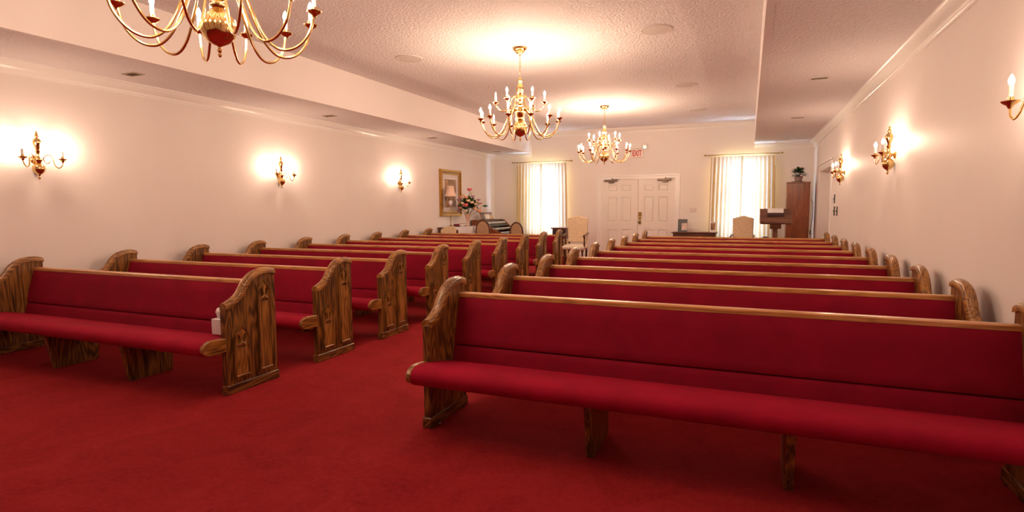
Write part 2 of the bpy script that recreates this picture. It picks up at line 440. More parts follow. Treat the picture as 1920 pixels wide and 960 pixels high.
# side doorway in the right wall
d2 = struct(bpy.data.objects.new('door_2', None)); col.objects.link(d2); d2.location = (XR, 0, 0)
def casing2(bm):
    y0, y1, z1 = D2
    for d in ((y0 - .11, y0, 0, z1 + .11), (y1, y1 + .11, 0, z1 + .11), (y0, y1, z1, z1 + .11)):
        box(bm, -.02, 0, d[0], d[1], d[2], d[3], .003)
    box(bm, -.045, -.018, y0 - .13, y1 + .13, z1 + .11, z1 + .14, .004)
part('door_casing', 'trim_paint', d2, casing2)
lf = bpart('door_leaf', 'door_paint', d2, (.15, .195, D2[0], D2[1], 0, D2[2]))
for y0, y1 in ((11.48, 12.1), (12.38, 13.0)):
    for z0, z1 in ((.2, .85), (1.0, 1.85)): bpart('door_panel', 'door_paint', lf, (.142, .152, y0, y1, z0, z1), .004)

# ------------------------------------------------------------------ pews
PL = 2.952
TOP = [(-.466, .660), (-.44, .667), (-.409, .680), (-.375, .697), (-.349, .716), (-.330, .738), (-.313, .764), (-.292, .792), (-.269, .817), (-.242, .839), (-.212, .856), (-.176, .869), (-.140, .876), (-.100, .880), (-.067, .880), (-.030, .873), (.0, .864)]
SEAT = [(-.17, .31), (-.60, .31), (-.632, .316), (-.653, .332), (-.662, .356), (-.658, .382), (-.640, .402), (-.605, .417), (-.55, .418), (-.45, .405), (-.35, .388), (-.25, .365), (-.17, .345)]
def offset_curve(c, d):
    o = []
    for i, (y, z) in enumerate(c):
        a = c[max(i - 1, 0)]; b_ = c[min(i + 1, len(c) - 1)]
        t = Vector((b_[0] - a[0], b_[1] - a[1])).normalized(); o.append((y - t.y * d, z + t.x * d))
    return o
def end_panel_mesh(bm, x0):
    low = offset_curve(TOP, -.030)
    poly = [(-.472, .02)] + [(-.472, .625)] + [p for p in low if p[0] > -.465 and p[0] < -.008] + [(-.006, .835), (-.006, .02)]
    prism(bm, poly, 'x', x0 - .0225, x0 + .0225)
def arm_cap_mesh(bm, x0):
    sec = [(-.033, -.042), (-.033, -.022), (-.030, -.012), (-.024, -.009), (-.021, -.003), (-.010, .001), (0, .002), (.010, .001), (.021, -.003), (.024, -.009), (.030, -.012), (.033, -.022), (.033, -.042)]
    c = TOP; t = bmesh.new(); rings = []
    for i, (y, z) in enumerate(c):
        a = c[max(i - 1, 0)]; b_ = c[min(i + 1, len(c) - 1)]
        tg = Vector((b_[0] - a[0], b_[1] - a[1])).normalized()
        if i == 0 or i == len(c) - 1: tg = Vector((1, 0))
        rings.append([t.verts.new((x0 + sx, y - tg.y * h, z + tg.x * h)) for sx, h in sec])
    n = len(sec)
    for a, b_ in zip(rings, rings[1:]):
        for k in range(n): t.faces.new((a[k], a[(k + 1) % n], b_[(k + 1) % n], b_[k]))
    t.faces.new(rings[0]); t.faces.new(rings[-1])
    bmesh.ops.recalc_face_normals(t, faces=list(t.faces)); merge(bm, t)
def arch(cy_, w_, z0, tip, inset=0.0, n=7):
    h = w_ * .866; zs = tip - h; r_ = w_ - inset; o = [(cy_ - w_ / 2 + inset, z0 + inset), (cy_ + w_ / 2 - inset, z0 + inset)]
    # right arc is centred on the left springing point, left arc on the right one
    amax = math.acos((w_ / 2) / r_)
    for k in range(n + 1):
        a = amax * k / n; o.append((cy_ - w_ / 2 + r_ * math.cos(a), zs + r_ * math.sin(a)))
    for k in range(n - 1, -1, -1):
        a = amax * k / n; o.append((cy_ + w_ / 2 - r_ * math.cos(a), zs + r_ * math.sin(a)))
    return o
def lobe(cy_, cz, ry, rz, tilt, n=10):
    o = []
    for k in range(n):
        a = 2 * PI * k / n; y = ry * math.cos(a); z = rz * math.sin(a)
        o.append((cy_ + y * math.cos(tilt) - z * math.sin(tilt), cz + y * math.sin(tilt) + z * math.cos(tilt)))
    return o
def make_pew(aisle):      # aisle: -1 the carved end is at x=0, +1 it is at x=PL
    root = thing('pew', 'oak pew', 'pew')
    ca = 0 if aisle < 0 else PL
    for x0 in (0, PL):
        ep = part('end_panel', 'oak_upright', root, lambda bm: end_panel_mesh(bm, x0))
        part('arm_cap', 'oak_arm', ep, lambda bm: arm_cap_mesh(bm, x0), 35)
        bpart('base_block', 'oak_base', ep, (x0 - .031, x0 + .031, -.482, .004, 0, .066), .005)
        s = -1 if x0 == 0 else 1
        if x0 == ca:
            f0 = x0 + s * .0225
            for cy_, w_, tip in ((-.347, .142, .485), (-.122, .132, .785)):
                zs = tip - w_ * .866; k = w_ / .14
                def lp(bm):
                    plate(bm, [arch(cy_, w_, .10, tip), lobe(cy_ - .024 * k, zs + .028, .016, .036, .34), lobe(cy_ + .024 * k, zs + .028, .016, .036, -.34), lobe(cy_, zs - .034, .036, .011, 0)], 'x', f0, f0 + s * .012)
                part('lancet_panel', 'oak_lancet', ep, lp)
                def lm(bm):
                    plate(bm, [arch(cy_, w_, .10, tip), arch(cy_, w_, .10, tip, .011)], 'x', f0, f0 + s * .018)
                part('lancet_moulding', 'oak_upright', ep, lm)
                def tracery(bm):
                    tube(bm, [(f0 + s * .013, cy_, zs + .075), (f0 + s * .014, cy_, zs)], [.003, .006], 6)
                    for q in (-1, 1): tube(bm, [(f0 + s * .012, cy_, zs), (f0 + s * .012, cy_ + q * .018, zs - .012), (f0 + s * .011, cy_ + q * .042, zs - .020)], [.006, .006, .003], 6)
                part('tracery', 'oak_lancet', ep, tracery, 50)
                bpart('lancet_sill', 'oak_arm', ep, (min(f0, f0 + s * .022), max(f0, f0 + s * .022), cy_ - w_ / 2 + .014, cy_ + w_ / 2 - .014, .113, .124), .003)
        for yy in (-.40, -.07):
            bpart('floor_bracket', 'chrome', ep, (x0 - s * .031 - .012, x0 - s * .031 + .012, yy - .012, yy + .012, 0, .012), .002)
        # rounded oak end of the seat, in front of the end panel
        cap = [(-.474, .318), (-.61, .318), (-.640, .328), (-.660, .348), (-.664, .366), (-.660, .384), (-.640, .404), (-.605, .419), (-.55, .420)] + [(-.474, .412)]
        a0, a1 = (x0 - .027, x0 + .004) if s < 0 else (x0 - .004, x0 + .027)
        part('seat_end_cap', 'oak_arm', root, lambda bm: prism(bm, cap, 'x', a0, a1, .003))
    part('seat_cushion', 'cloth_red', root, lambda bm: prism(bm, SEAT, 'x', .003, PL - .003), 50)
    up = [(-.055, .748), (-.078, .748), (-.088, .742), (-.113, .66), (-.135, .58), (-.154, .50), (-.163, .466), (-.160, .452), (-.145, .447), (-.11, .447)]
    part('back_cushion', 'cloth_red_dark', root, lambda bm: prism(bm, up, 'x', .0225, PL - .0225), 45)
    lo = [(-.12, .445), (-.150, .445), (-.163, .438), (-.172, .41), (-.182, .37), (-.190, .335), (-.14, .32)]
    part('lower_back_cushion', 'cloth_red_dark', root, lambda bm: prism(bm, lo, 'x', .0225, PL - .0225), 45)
    part('back_board', 'oak_rail', root, lambda bm: prism(bm, [(-.045, .75), (-.075, .75), (-.165, .30), (-.135, .30)], 'x', .0225, PL - .0225))
    part('top_rail', 'oak_rail', root, lambda bm: prism(bm, [(-.028, .742), (-.028, .768), (-.034, .774), (-.078, .774), (-.086, .768), (-.086, .746)], 'x', .0225, PL - .0225))
    bpart('seat_board', 'oak_rail', root, (.0225, PL - .0225, -.50, -.17, .292, .312))
    for x in (1.012, 1.965):
        part('support', 'oak_upright', root, lambda bm: prism(bm, [(-.505, 0), (-.16, 0), (-.13, .292), (-.565, .3115)], 'x', x - .02, x + .02, .002))
    return root
ORD = ['first', 'second', 'third', 'fourth', 'fifth', 'sixth', 'seventh', 'eighth', 'ninth']
for side, aisle, x0, y0, dy in (('right', -1, -1.7575, 3.3604, .9229), ('left', 1, -6.388 + .017, 3.3554, .9275)):
    proto = make_pew(aisle)
    for i in range(9):
        o = proto if i == 0 else copy_tree(proto)
        o.location = (x0, y0 + i * dy, 0)
        extra = ''
        if i == 0: lab = f'nearest red-cushioned oak pew of the {side} block, in the front row'
        elif i == 8: lab = f'farthest red-cushioned oak pew of the {side} block, ninth from the camera'
        else: lab = f'red-cushioned oak pew of the {side} block, {ORD[i]} row from the camera'
        tag(o, lab, 'pew', f'oak pews of the {side} block')

# ------------------------------------------------------------------ chandeliers
def bulb_prof(h=.052, r_=.0135):
    return [(.006, 0), (r_ * .8, h * .12), (r_, h * .32), (r_ * .85, h * .55), (r_ * .45, h * .80), (0, h)]
CUP = [(.008, -.030), (.011, -.022), (.016, -.014), (.030, -.006), (.040, .004), (.040, .007), (.026, .002), (.012, .002), (.015, .004), (.015, .026), (0, .026)]
def arm_set(parent, path, n, phase, unlit=(), sleeve=.085):
    rr = path[-1][0]; zc = path[-1][1]
    P = spline([(r_, 0, z) for r_, z in path], 5)
    first = None
    for k in range(n):
        a = phase + 2 * PI * k / n
        if first is None:
            bm = bmesh.new(); tube(bm, P, .0075, 8); ball(bm, P[6], .012); ball(bm, (path[0][0] + .004, 0, path[0][1]), .016)
            arm = mk('arm', bm, 'brass', parent, 60)
            bm = bmesh.new(); lathe(bm, CUP, 14, (rr, 0, zc)); cup = mk('candle_cup', bm, 'brass', arm, 50)
            bm = bmesh.new(); lathe(bm, [(.0115, .02), (.0115, sleeve), (0, sleeve)], 10, (rr, 0, zc)); slv = mk('candle_sleeve', bm, 'candle_white', arm, 50)
            bm = bmesh.new(); lathe(bm, bulb_prof(), 8, (rr, 0, zc + sleeve)); bl = mk('bulb', bm, 'bulb_lit', arm, 80)
            first = arm
        else:
            arm = first.copy(); col.objects.link(arm); arm.parent = parent
            for ch in first.children:
                c = ch.copy(); col.objects.link(c); c.parent = arm
                if k in unlit and ch.name.startswith('bulb'):
                    c.data = ch.data.copy(); c.data.materials[0] = MATS['bulb_unlit']
        arm.rotation_euler = (0, 0, a)
LOW = [(.045, .205), (.085, .240), (.135, .200), (.180, .085), (.235, -.035), (.310, -.100), (.400, -.085), (.470, -.005), (.500, .105)]
HIGH = [(.035, .375), (.065, .400), (.100, .370), (.135, .290), (.185, .225), (.245, .225), (.290, .275), (.305, .325)]
def chandelier(y, label, unlit_low=(), unlit_high=(), ph=0.13):
    t = thing('chandelier', label, 'chandelier', (-2.67, y, 2.30), 0, 'brass chandeliers down the tray ceiling')
    part('ball', 'brass', t, lambda bm: lathe(bm, [(0, -.155), (.007, -.150), (.011, -.140), (.006, -.130), (.013, -.120), (.013, -.112), (.007, -.105), (.010, -.096), (.030, -.088), (.058, -.072), (.080, -.045), (.092, -.010), (.092, .018), (.082, .048), (.060, .075), (.034, .092), (.028, .105)], 24), 60)
    part('stem', 'brass', t, lambda bm: lathe(bm, [(.028, .10), (.040, .115), (.040, .125), (.030, .140), (.052, .175), (.062, .195), (.062, .225), (.052, .240), (.030, .255), (.026, .285), (.036, .300), (.030, .315), (.034, .340), (.048, .362), (.048, .388), (.034, .405), (.022, .418), (.030, .435), (.046, .470), (.048, .500), (.036, .535), (.020, .560), (.026, .572), (.036, .590), (.036, .600), (.014, .612), (.010, .625), (0, .628)], 20), 45)
    def chain(bm):
        z = .615; k = 0
        while z < .90:
            pts = []
            for q in range(9):
                a = 2 * PI * q / 8; u = .0085 * math.cos(a); v_ = .019 * math.sin(a)
                pts.append((u, 0, z + .016 + v_) if k % 2 else (0, u, z + .016 + v_))
            tube(bm, pts, .0028, 5); z += .030; k += 1
    part('chain', 'brass', t, chain, 60)
    part('canopy', 'brass', t, lambda bm: lathe(bm, [(0, .895), (.012, .897), (.014, .910), (.030, .915), (.050, .925), (.058, .935), (.060, .945), (.078, .955), (.090, .970), (.094, .9875), (0, .9875)], 24), 45)
    arm_set(t, LOW, 12, ph, unlit_low)
    arm_set(t, HIGH, 6, ph + .26, unlit_high)
    return t
chandelier(2.32, 'large brass candle chandelier nearest the camera, cut off by the top edge', ph=.02)
chandelier(6.72, 'brass candle chandelier on a chain, middle of the three', unlit_low=(5,), unlit_high=(3,), ph=.10)
chandelier(11.2, 'farthest brass candle chandelier, hanging in front of the exit sign', ph=.2)

# ------------------------------------------------------------------ wall sconces
def sconce(wall, y, label):
    s = 1 if wall == 'L' else -1
    t = thing('wall_sconce', label, 'sconce', (XL if wall == 'L' else XR, y, 1.81), 0 if s > 0 else PI, 'brass candle sconces on the side walls')
    part('column', 'brass', t, lambda bm: lathe(bm, [(0, -.185), (.006, -.18), (.012, -.168), (.006, -.155), (.009, -.145), (.014, -.138), (.030, -.128), (.048, -.105), (.054, -.080), (.050, -.055), (.034, -.038), (.020, -.028), (.026, -.010), (.036, .004), (.036, .016), (.020, .03), (.014, .060), (.018, .085), (.024, .095), (.015, .105), (.020, .125), (.034, .165), (.036, .190), (.024, .212), (.012, .222), (.020, .235), (.016, .250), (.009, .258), (.012, .270), (.008, .282), (0, .288)], 18, (.058, 0, 0)), 50)
    part('wall_plate', 'brass', t, lambda bm: lathe(bm, [(0, 0), (.042, 0), (.042, .008), (.030, .014), (.014, .02), (.012, .05), (0, .05)], 18, (0, 0, .01), Matrix.Rotation(PI / 2, 4, 'Y')), 45)
    for q in (-1, 1):
        path = spline([(.058, 0, .010), (.062, q * .035, .012), (.075, q * .050, .045), (.090, q * .075, .060), (.105, q * .098, .040), (.112, q * .105, -.005), (.122, q * .112, -.045), (.132, q * .135, -.068), (.139, q * .160, -.050), (.140, q * .172, -.012)], 5)
        curl = spline([(.066, q * .042, .015), (.075, q * .050, -.012), (.085, q * .066, -.024), (.092, q * .080, -.012), (.088, q * .074, .002)], 4)
        bm = bmesh.new(); tube(bm, path, .0055, 7); tube(bm, curl, .0045, 6)
        arm = mk('arm', bm, 'brass', t, 60)
        bm = bmesh.new(); lathe(bm, CUP, 14, (.14, q * .172, .018)); mk('candle_cup', bm, 'brass', arm, 50)
        bm = bmesh.new(); lathe(bm, [(.0115, .02), (.0115, .085), (0, .085)], 10, (.14, q * .172, .018)); mk('candle_sleeve', bm, 'candle_white', arm, 50)
        bm = bmesh.new(); lathe(bm, bulb_prof(), 8, (.14, q * .172, .103)); mk('bulb', bm, 'bulb_lit', arm, 80)
sconce('L', 3.45, 'brass two-candle sconce on the left wall above the nearest pew')
sconce('L', 6.62, 'brass two-candle sconce on the left wall, middle of the three there')
sconce('L', 9.81, 'brass two-candle sconce on the left wall, next to the gilt-framed picture')
sconce('R', 3.40, 'brass sconce on the right wall cut by the right edge of the photo')
sconce('R', 6.65, 'brass two-candle sconce on the right wall, middle of the three there')
sconce('R', 9.86, 'brass two-candle sconce on the right wall beside the side doorway')

# ------------------------------------------------------------------ curtains
def drapery(x0, x1, zr, label, seedv):
    t = thing('curtain', label, 'curtain', ((x0 + x1) / 2, YB, 0))
    cx = (x0 + x1) / 2; yr = -.15
    part('curtain_rod', 'brass_dull', t, lambda bm: tube(bm, [(x0 - cx, yr, zr), (x1 - cx, yr, zr)], .011, 10), 60)
    for s, xe in ((-1, x0), (1, x1)):
        part('finial', 'brass_dull', t, lambda bm: (ball(bm, (xe - cx + s * .02, yr, zr), .024), ball(bm, (xe - cx + s * .048, yr, zr), .012)), 60)
        part('bracket', 'brass_dull', t, lambda bm: tube(bm, [(xe - cx - s * .06, 0, zr), (xe - cx - s * .06, yr, zr)], .009, 8), 60)
    a, b_ = x0 - cx + .11, x1 - cx - .10; rnd = random.Random(seedv)
    for h, (p, q) in enumerate(((a, .015), (-.015, b_))):
        t2 = bmesh.new(); nx = 150; zs = [2.0, 1.0, .97, .92, .8, .6, .3, .0]
        rows = []
        ph = [rnd.uniform(-.35, .35) for _ in range(40)]
        for zf in (1.0, .985, .96, .9, .75, .5, .25, 0):
            z = .03 + (zr - .045 - .03) * zf; row = []
            amp = .012 + .030 * min(1, (1 - zf) * 6)
            for i in range(nx + 1):
                u = i / nx; np_ = 8.0; g = u * np_; k = int(g)
                spread = 1 + .03 * (1 - zf)
                yy = yr - .012 + (.012 if h else -.012) + amp * math.sin(2 * PI * g + ph[k] * (1 - zf)) * (0.8 + .4 * abs(ph[k]))
                xx = p + (q - p) * u
                if h == 0: xx = q + (xx - q) * spread - .012 * (1 - zf)
                else: xx = p + (xx - p) * spread + .012 * (1 - zf)
                row.append(t2.verts.new((xx, yy, z)))
            rows.append(row)
        for ra, rb in zip(rows, rows[1:]):
            for i in range(nx): t2.faces.new((ra[i], ra[i + 1], rb[i + 1], rb[i]))
        mk('curtain_panel', t2, 'curtain_cloth', t, 180)
        for k in range(9):
            xk = p + (q - p) * (k + .25) / 8.5
            part('ring', 'brass_dull', t, lambda bm: tube(bm, [(xk, yr + .017 * math.cos(a2), zr - .004 + .017 * math.sin(a2)) for a2 in [2 * PI * j / 8 for j in range(9)]], .0025, 5))
drapery(-5.90, -4.30, 2.51, 'cream pleated curtain over the left window behind the organ', 3)
drapery(-0.965, 0.63, 2.51, 'cream pleated curtain over the right window behind the lectern', 5)

# ------------------------------------------------------------------ ceiling fittings
for i, (x, y, lab) in enumerate(((-4.20, 6.6, 'round ceiling speaker grille left of the middle chandelier'), (-1.01, 6.65, 'round ceiling speaker grille nearest on the right of the tray ceiling'), (-1.0, 9.82, 'round ceiling speaker grille, middle of the right-hand row'), (-1.03, 12.44, 'farthest round ceiling speaker grille, near the back wall'))):
    t = thing('ceiling_speaker', lab, 'speaker', (x, y, ZT), 0, 'round speakers in the tray ceiling')
    part('rim', 'grille_paint', t, lambda bm: lathe(bm, [(.155, -.006), (.168, -.010), (.178, -.006), (.180, 0), (.155, 0)], 32), 40)
    part('grille', 'grille_paint', t, lambda bm: lathe(bm, [(0, -.012), (.08, -.010), (.156, -.005), (.156, 0), (0, 0)], 32), 40)
def vent(x, y, lab, grp, tan):
    t = thing('air_vent', lab, 'vent', (x, y, ZS), 0, grp)
    L, Wd = (.098, .062)
    def fr(bm):
        for d in ((-L, L, -Wd, -Wd + .018), (-L, L, Wd - .018, Wd), (-L, -L + .018, -Wd + .018, Wd - .018), (L - .018, L, -Wd + .018, Wd - .018)): box(bm, d[0], d[1], d[2], d[3], -.008, 0)
    part('frame', tan, t, fr)
    bpart('backing', 'vent_dark', t, (-L + .018, L - .018, -Wd + .018, Wd - .018, -.002, 0))
    for k in range(5):
        yy = -Wd + .024 + k * .0175
        part('slat', 'vent_tan', t, lambda bm: prism(bm, [(yy, -.008), (yy + .004, -.008), (yy + .010, -.002), (yy + .006, -.002)], 'x', -L + .018, L - .018))
for y, lab in ((4.15, 'small air vent in the left soffit, nearest the camera'), (7.2, 'small air vent in the left soffit, second from the camera'), (10.32, 'small air vent in the left soffit, third from the camera'), (13.55, 'small air vent in the left soffit beside the back wall')):
    vent(-6.04, y, lab, 'vents in the left soffit', 'vent_tan')
for y, lab in ((7.35, 'small air vent in the right soffit, nearest the camera'), (10.47, 'small air vent in the right soffit, middle of three'), (13.68, 'small air vent in the right soffit beside the back wall')):
    vent(.688, y, lab, 'vents in the right soffit', 'grille_paint')

# ------------------------------------------------------------------ exit sign with emergency light
t = thing('exit_sign', 'EXIT sign with emergency lamp unit on the back wall above the doors', 'sign', (-2.615, YB, 2.635))
bpart('sign_box', 'white_plastic', t, (-.155, .155, -.045, 0, -.105, .105), .006)
bpart('sign_face', 'sign_face', t, (-.142, .142, -.048, -.045, -.092, .092))
cu = bpy.data.curves.new('letters', 'FONT'); cu.body = 'EXIT'; cu.size = .185; cu.align_x = 'CENTER'; cu.align_y = 'CENTER'; cu.extrude = .002; cu.offset = .004
tmp = bpy.data.objects.new('letters', cu); col.objects.link(tmp)
dg = bpy.context.evaluated_depsgraph_get(); me = bpy.data.meshes.new_from_object(tmp.evaluated_get(dg)); bpy.data.objects.remove(tmp)
me.materials.clear(); me.materials.append(MATS['sign_red'])
lo_ = bpy.data.objects.new('letters', me); col.objects.link(lo_); lo_.parent = t; lo_.rotation_euler = (PI / 2, 0, 0); lo_.location = (0, -.050, 0); lo_.scale = (.60, 1.08, 1)
bpart('battery_box', 'white_plastic', t, (-.13, .13, -.07, 0, .115, .195), .008)
part('lamp_head', 'chrome', t, lambda bm: lathe(bm, [(0, 0), (.03, .0), (.056, .03), (.056, .045), (.045, .047), (0, .04)], 16, (.185, -.02, .165), Matrix.Rotation(PI / 2, 4, 'X')), 45)
# wall plates
def wall_plate(lab, loc, rz, mat, grp=None, wdt=.075, hgt=.12):
    t = thing('switch_plate', lab, 'switch', loc, rz, grp)
    bpart('plate', mat, t, (-wdt / 2, wdt / 2, -.008, 0, -hgt / 2, hgt / 2), .002)
    bpart('toggle', mat, t, (-.006, .006, -.020, -.008, -.012, .012), .001)
wall_plate('pale switch plate on the back wall between doors and right window', (-1.25, YB, 1.22), 0, 'mat_board', None, .15, .11)
wall_plate('upper black switch plate on the right wall beside the doorway', (XR, 10.83, 1.43), PI / 2 * -1, 'black_plastic', None, .10, .15)
wall_plate('lower black switch plate nearer the doorway on the right wall', (XR, 10.80, 1.23), -PI / 2, 'black_plastic', None, .13, .15)
wall_plate('lower black switch plate farther from the doorway on the right wall', (XR, 10.48, 1.23), -PI / 2, 'black_plastic', None, .10, .15)

# ------------------------------------------------------------------ throne chairs
def throne(x, y, rz, lab, wd=.50):
    t = thing('throne_chair', lab, 'chair', (x, y, 0), rz, 'tall upholstered chairs by the back wall')
    h = wd / 2
    top = [(-h * .94, .50), (-h, 1.045), (-h * .96, 1.06), (-h * .75, 1.068), (-h * .45, 1.085), (-h * .2, 1.105), (0, 1.112), (h * .2, 1.105), (h * .45, 1.085), (h * .75, 1.068), (h * .96, 1.06), (h, 1.045), (h * .94, .50)]
    o = part('backrest', 'damask', t, lambda bm: prism(bm, top, 'y', .16, .24, .012)); 
    part('seat', 'damask_light', t, lambda bm: (box(bm, -h - .02, h + .02, -.30, .20, .345, .43, .03, 2), box(bm, -h + .02, h - .02, -.27, .18, .41, .455, .02, 2)), 50)
    for s in (-1, 1):
        leg = [(0, 0), (.020, 0), (.024, .04), (.016, .08), (.024, .14), (.018, .22), (.026, .30), (.026, .36), (0, .36)]
        part('leg', 'mahogany_dark', t, lambda bm: lathe(bm, leg, 10, (s * (h - .03), -.25, 0)), 50)
        part('leg', 'mahogany_dark', t, lambda bm: box(bm, s * (h - .03) - .02, s * (h - .03) + .02, .16, .20, 0, .36, .004))
        def armf(bm):
            lathe(bm, [(0, .36), (.022, .36), (.016, .42), (.024, .50), (.014, .56), (.022, .62), (.018, .66), (0, .66)], 10, (s * (h + .01), -.22, 0))
            tube(bm, spline([(s * (h + .01), .18, .70), (s * (h + .015), -.02, .685), (s * (h + .01), -.22, .665), (s * (h + .01), -.27, .645)], 4), .022, 8)
            ball(bm, (s * (h + .01), -.265, .655), .030)
        part('arm', 'mahogany_dark', t, armf, 50)
    part('stretcher', 'mahogany_dark', t, lambda bm: box(bm, -h + .04, h - .04, -.26, -.24, .14, .17, .004))
throne(-3.69, 12.75, .05, 'tall cream upholstered armchair with dark arms left of the double doors', .48)
throne(-0.115, 12.95, -.05, 'tall cream upholstered armchair in front of the right window', .42)
# small dark side table
t = thing('side_table', 'small dark side table between the left curtain and the cream armchair', 'table', (-4.22, 13.3, 0))
bpart('tabletop', 'mahogany_dark', t, (-.20, .20, -.20, .20, .79, .815), .004)
bpart('glass_top', 'porcelain', t, (-.20, .20, -.20, .20, .815, .823), .002)
bpart('apron', 'mahogany_dark', t, (-.17, .17, -.17, .17, .55, .79))
for sx in (-1, 1):
    for sy in (-1, 1): bpart('leg', 'mahogany_dark', t, (sx * .16 - .018, sx * .16 + .018, sy * .16 - .018, sy * .16 + .018, 0, .55))
bpart('drawer_front', 'black_plastic', t, (-.14, .14, -.182, -.17, .60, .76), .003)
part('knob', 'brass', t, lambda bm: ball(bm, (0, -.19, .68), .012))

# ------------------------------------------------------------------ console by the back wall
t = thing('console_table', 'dark wooden console table with brass pulls against the back wall', 'table', (-1.17, 14.07, 0))
bpart('tabletop', 'mahogany_dark', t, (-.51, .51, -.20, .20, .69, .712), .004)
bpart('body', 'mahogany_dark', t, (-.475, .475, -.18, .19, .50, .69))
for k, x in enumerate((-.24, .24)):
    d = bpart('drawer', 'mahogany_dark', t, (x - .22, x + .22, -.192, -.18, .52, .675), .004)
    for q in (-.10, .10):
        part('pull', 'brass', d, lambda bm: tube(bm, [(x + q - .035, -.193, .615), (x + q - .02, -.21, .60), (x + q + .02, -.21, .60), (x + q + .035, -.193, .615)], .005, 6), 50)
for sx in (-1, 1):
    for y in (-.15, .16): bpart('leg', 'mahogany_dark', t, (sx * .45 - .022, sx * .45 + .022, y - .022, y + .022, 0, .50))
t = thing('display_card', 'dark standing display card with a pasted photo on the console table', 'card', (-1.445, 14.08, .712))
part('card', 'slate_card', t, lambda bm: prism(bm, [(-.05, 0), (-.04, 0), (.012, .30), (.002, .30)], 'x', -.108, .108))
part('photo', 'photo_print', t, lambda bm: prism(bm, [(-.0445, .04), (-.0415, .04), (-.014, .205), (-.017, .205)], 'x', -.02, .10))
part('strut', 'slate_card', t, lambda bm: prism(bm, [(.10, 0), (.107, 0), (.008, .24), (.001, .24)], 'x', -.03, .03))
t = thing('picture_frame', 'small pale photo card standing at the right end of the console', 'frame', (-.765, 14.08, .712))
part('card', 'paper_white', t, lambda bm: prism(bm, [(-.03, 0), (-.018, 0), (.022, .24), (.010, .24)], 'x', -.065, .065))
part('photo', 'framed_print', t, lambda bm: prism(bm, [(-.024, .05), (-.021, .05), (.005, .21), (.001, .21)], 'x', -.05, .05))
part('strut', 'paper_white', t, lambda bm: prism(bm, [(.09, 0), (.096, 0), (.015, .18), (.009, .18)], 'x', -.02, .02))

# ------------------------------------------------------------------ lectern
t = thing('lectern', 'dark wooden lectern with sloped desk in front of the tall cabinet', 'lectern', (.49, 12.45, 0))
bpart('base', 'walnut_lectern', t, (-.22, .22, -.20, .20, 0, .05), .008)
bpart('column', 'walnut_lectern', t, (-.045, .045, -.05, .05, .05, 1.0), .006)
part('desk_box', 'walnut_lectern', t, lambda bm: prism(bm, [(-.22, .96), (.20, .96), (.20, 1.235), (.14, 1.235), (-.22, 1.0)], 'x', -.27, .27, .004))
part('desk_board', 'walnut_lectern', t, lambda bm: prism(bm, [(-.25, .985), (-.245, 1.0), (.17, 1.262), (.18, 1.247)], 'x', -.285, .285, .003))
bpart('book_ledge', 'walnut_lectern', t, (-.285, .285, -.275, -.235, .975, 1.02), .005)
part('side_scroll', 'walnut_lectern', t, lambda bm: prism(bm, [(-.20, .87), (.12, .87), (.18, .96), (-.22, .96)], 'x', -.10, .10, .004))
# papers on the desk lie on the slope
sl = math.atan2(.262, .415)
def on_desk(bm, x0, x1, v0, v1, th, off=0.001):
    c, s = math.cos(sl), math.sin(sl)
    def P(v_, h): return (-.245 + v_ * c - h * s, 1.0 + v_ * s + h * c)
    prism(bm, [P(v0, off), P(v1, off), P(v1, off + th), P(v0, off + th)], 'x', x0, x1)
tp = thing('open_folder', 'white paper pad in a dark folder on the lectern desk', 'paper', (.49, 12.45, 0))
part('folder', 'book_dark', tp, lambda bm: on_desk(bm, -.15, .15, .20, .47, .018))
part('paper', 'paper_white', tp, lambda bm: on_desk(bm, -.145, .145, .30, .455, .010, .0195))

# ------------------------------------------------------------------ tall cabinet, plant, cable
t = thing('tall_cabinet', 'tall reddish wooden cabinet in the back right corner', 'cabinet', (.965, 13.80, 0))
bpart('body', 'mahogany_upright', t, (-.222, .222, -.195, .20, 0, 1.80), .004)
bpart('front_panel', 'mahogany_upright', t, (-.214, .214, -.205, -.195, .05, 1.79), .003)
bpart('top', 'mahogany_upright', t, (-.228, .228, -.208, .205, 1.80, 1.822), .003)
t = thing('potted_plant', 'leafy green potted plant on top of the tall cabinet', 'plant', (.965, 13.76, 1.822))
part('saucer', 'black_plastic', t, lambda bm: lathe(bm, [(0, 0), (.12, 0), (.13, .012), (0, .014)], 20), 40)
part('pot', 'terracotta', t, lambda bm: lathe(bm, [(0, .012), (.065, .012), (.085, .11), (.092, .115), (.092, .128), (.075, .128), (.070, .11), (0, .11)], 18), 40)
def leaf(bm, base, tip, wdt, droop):
    base, tip = Vector(base), Vector(tip); d = tip - base; sd = d.cross(Vector((0, 0, 1)))
    sd = (sd.normalized() if sd.length > 1e-4 else Vector((1, 0, 0))) * wdt
    mid = base + d * .5 + Vector((0, 0, droop)); t2 = bmesh.new()
    v_ = [t2.verts.new(p) for p in (base, base + d * .3 + sd * .8 + Vector((0, 0, droop * .7)), mid + sd, tip, mid - sd, base + d * .3 - sd * .8 + Vector((0, 0, droop * .7)), base + d * .3 + Vector((0, 0, droop * .45)), mid - Vector((0, 0, wdt * .25)))]
    for f in ((0, 1, 6), (0, 6, 5), (1, 2, 7, 6), (5, 6, 7, 4), (2, 3, 7), (4, 7, 3)): t2.faces.new([v_[i] for i in f])
    merge(bm, t2)
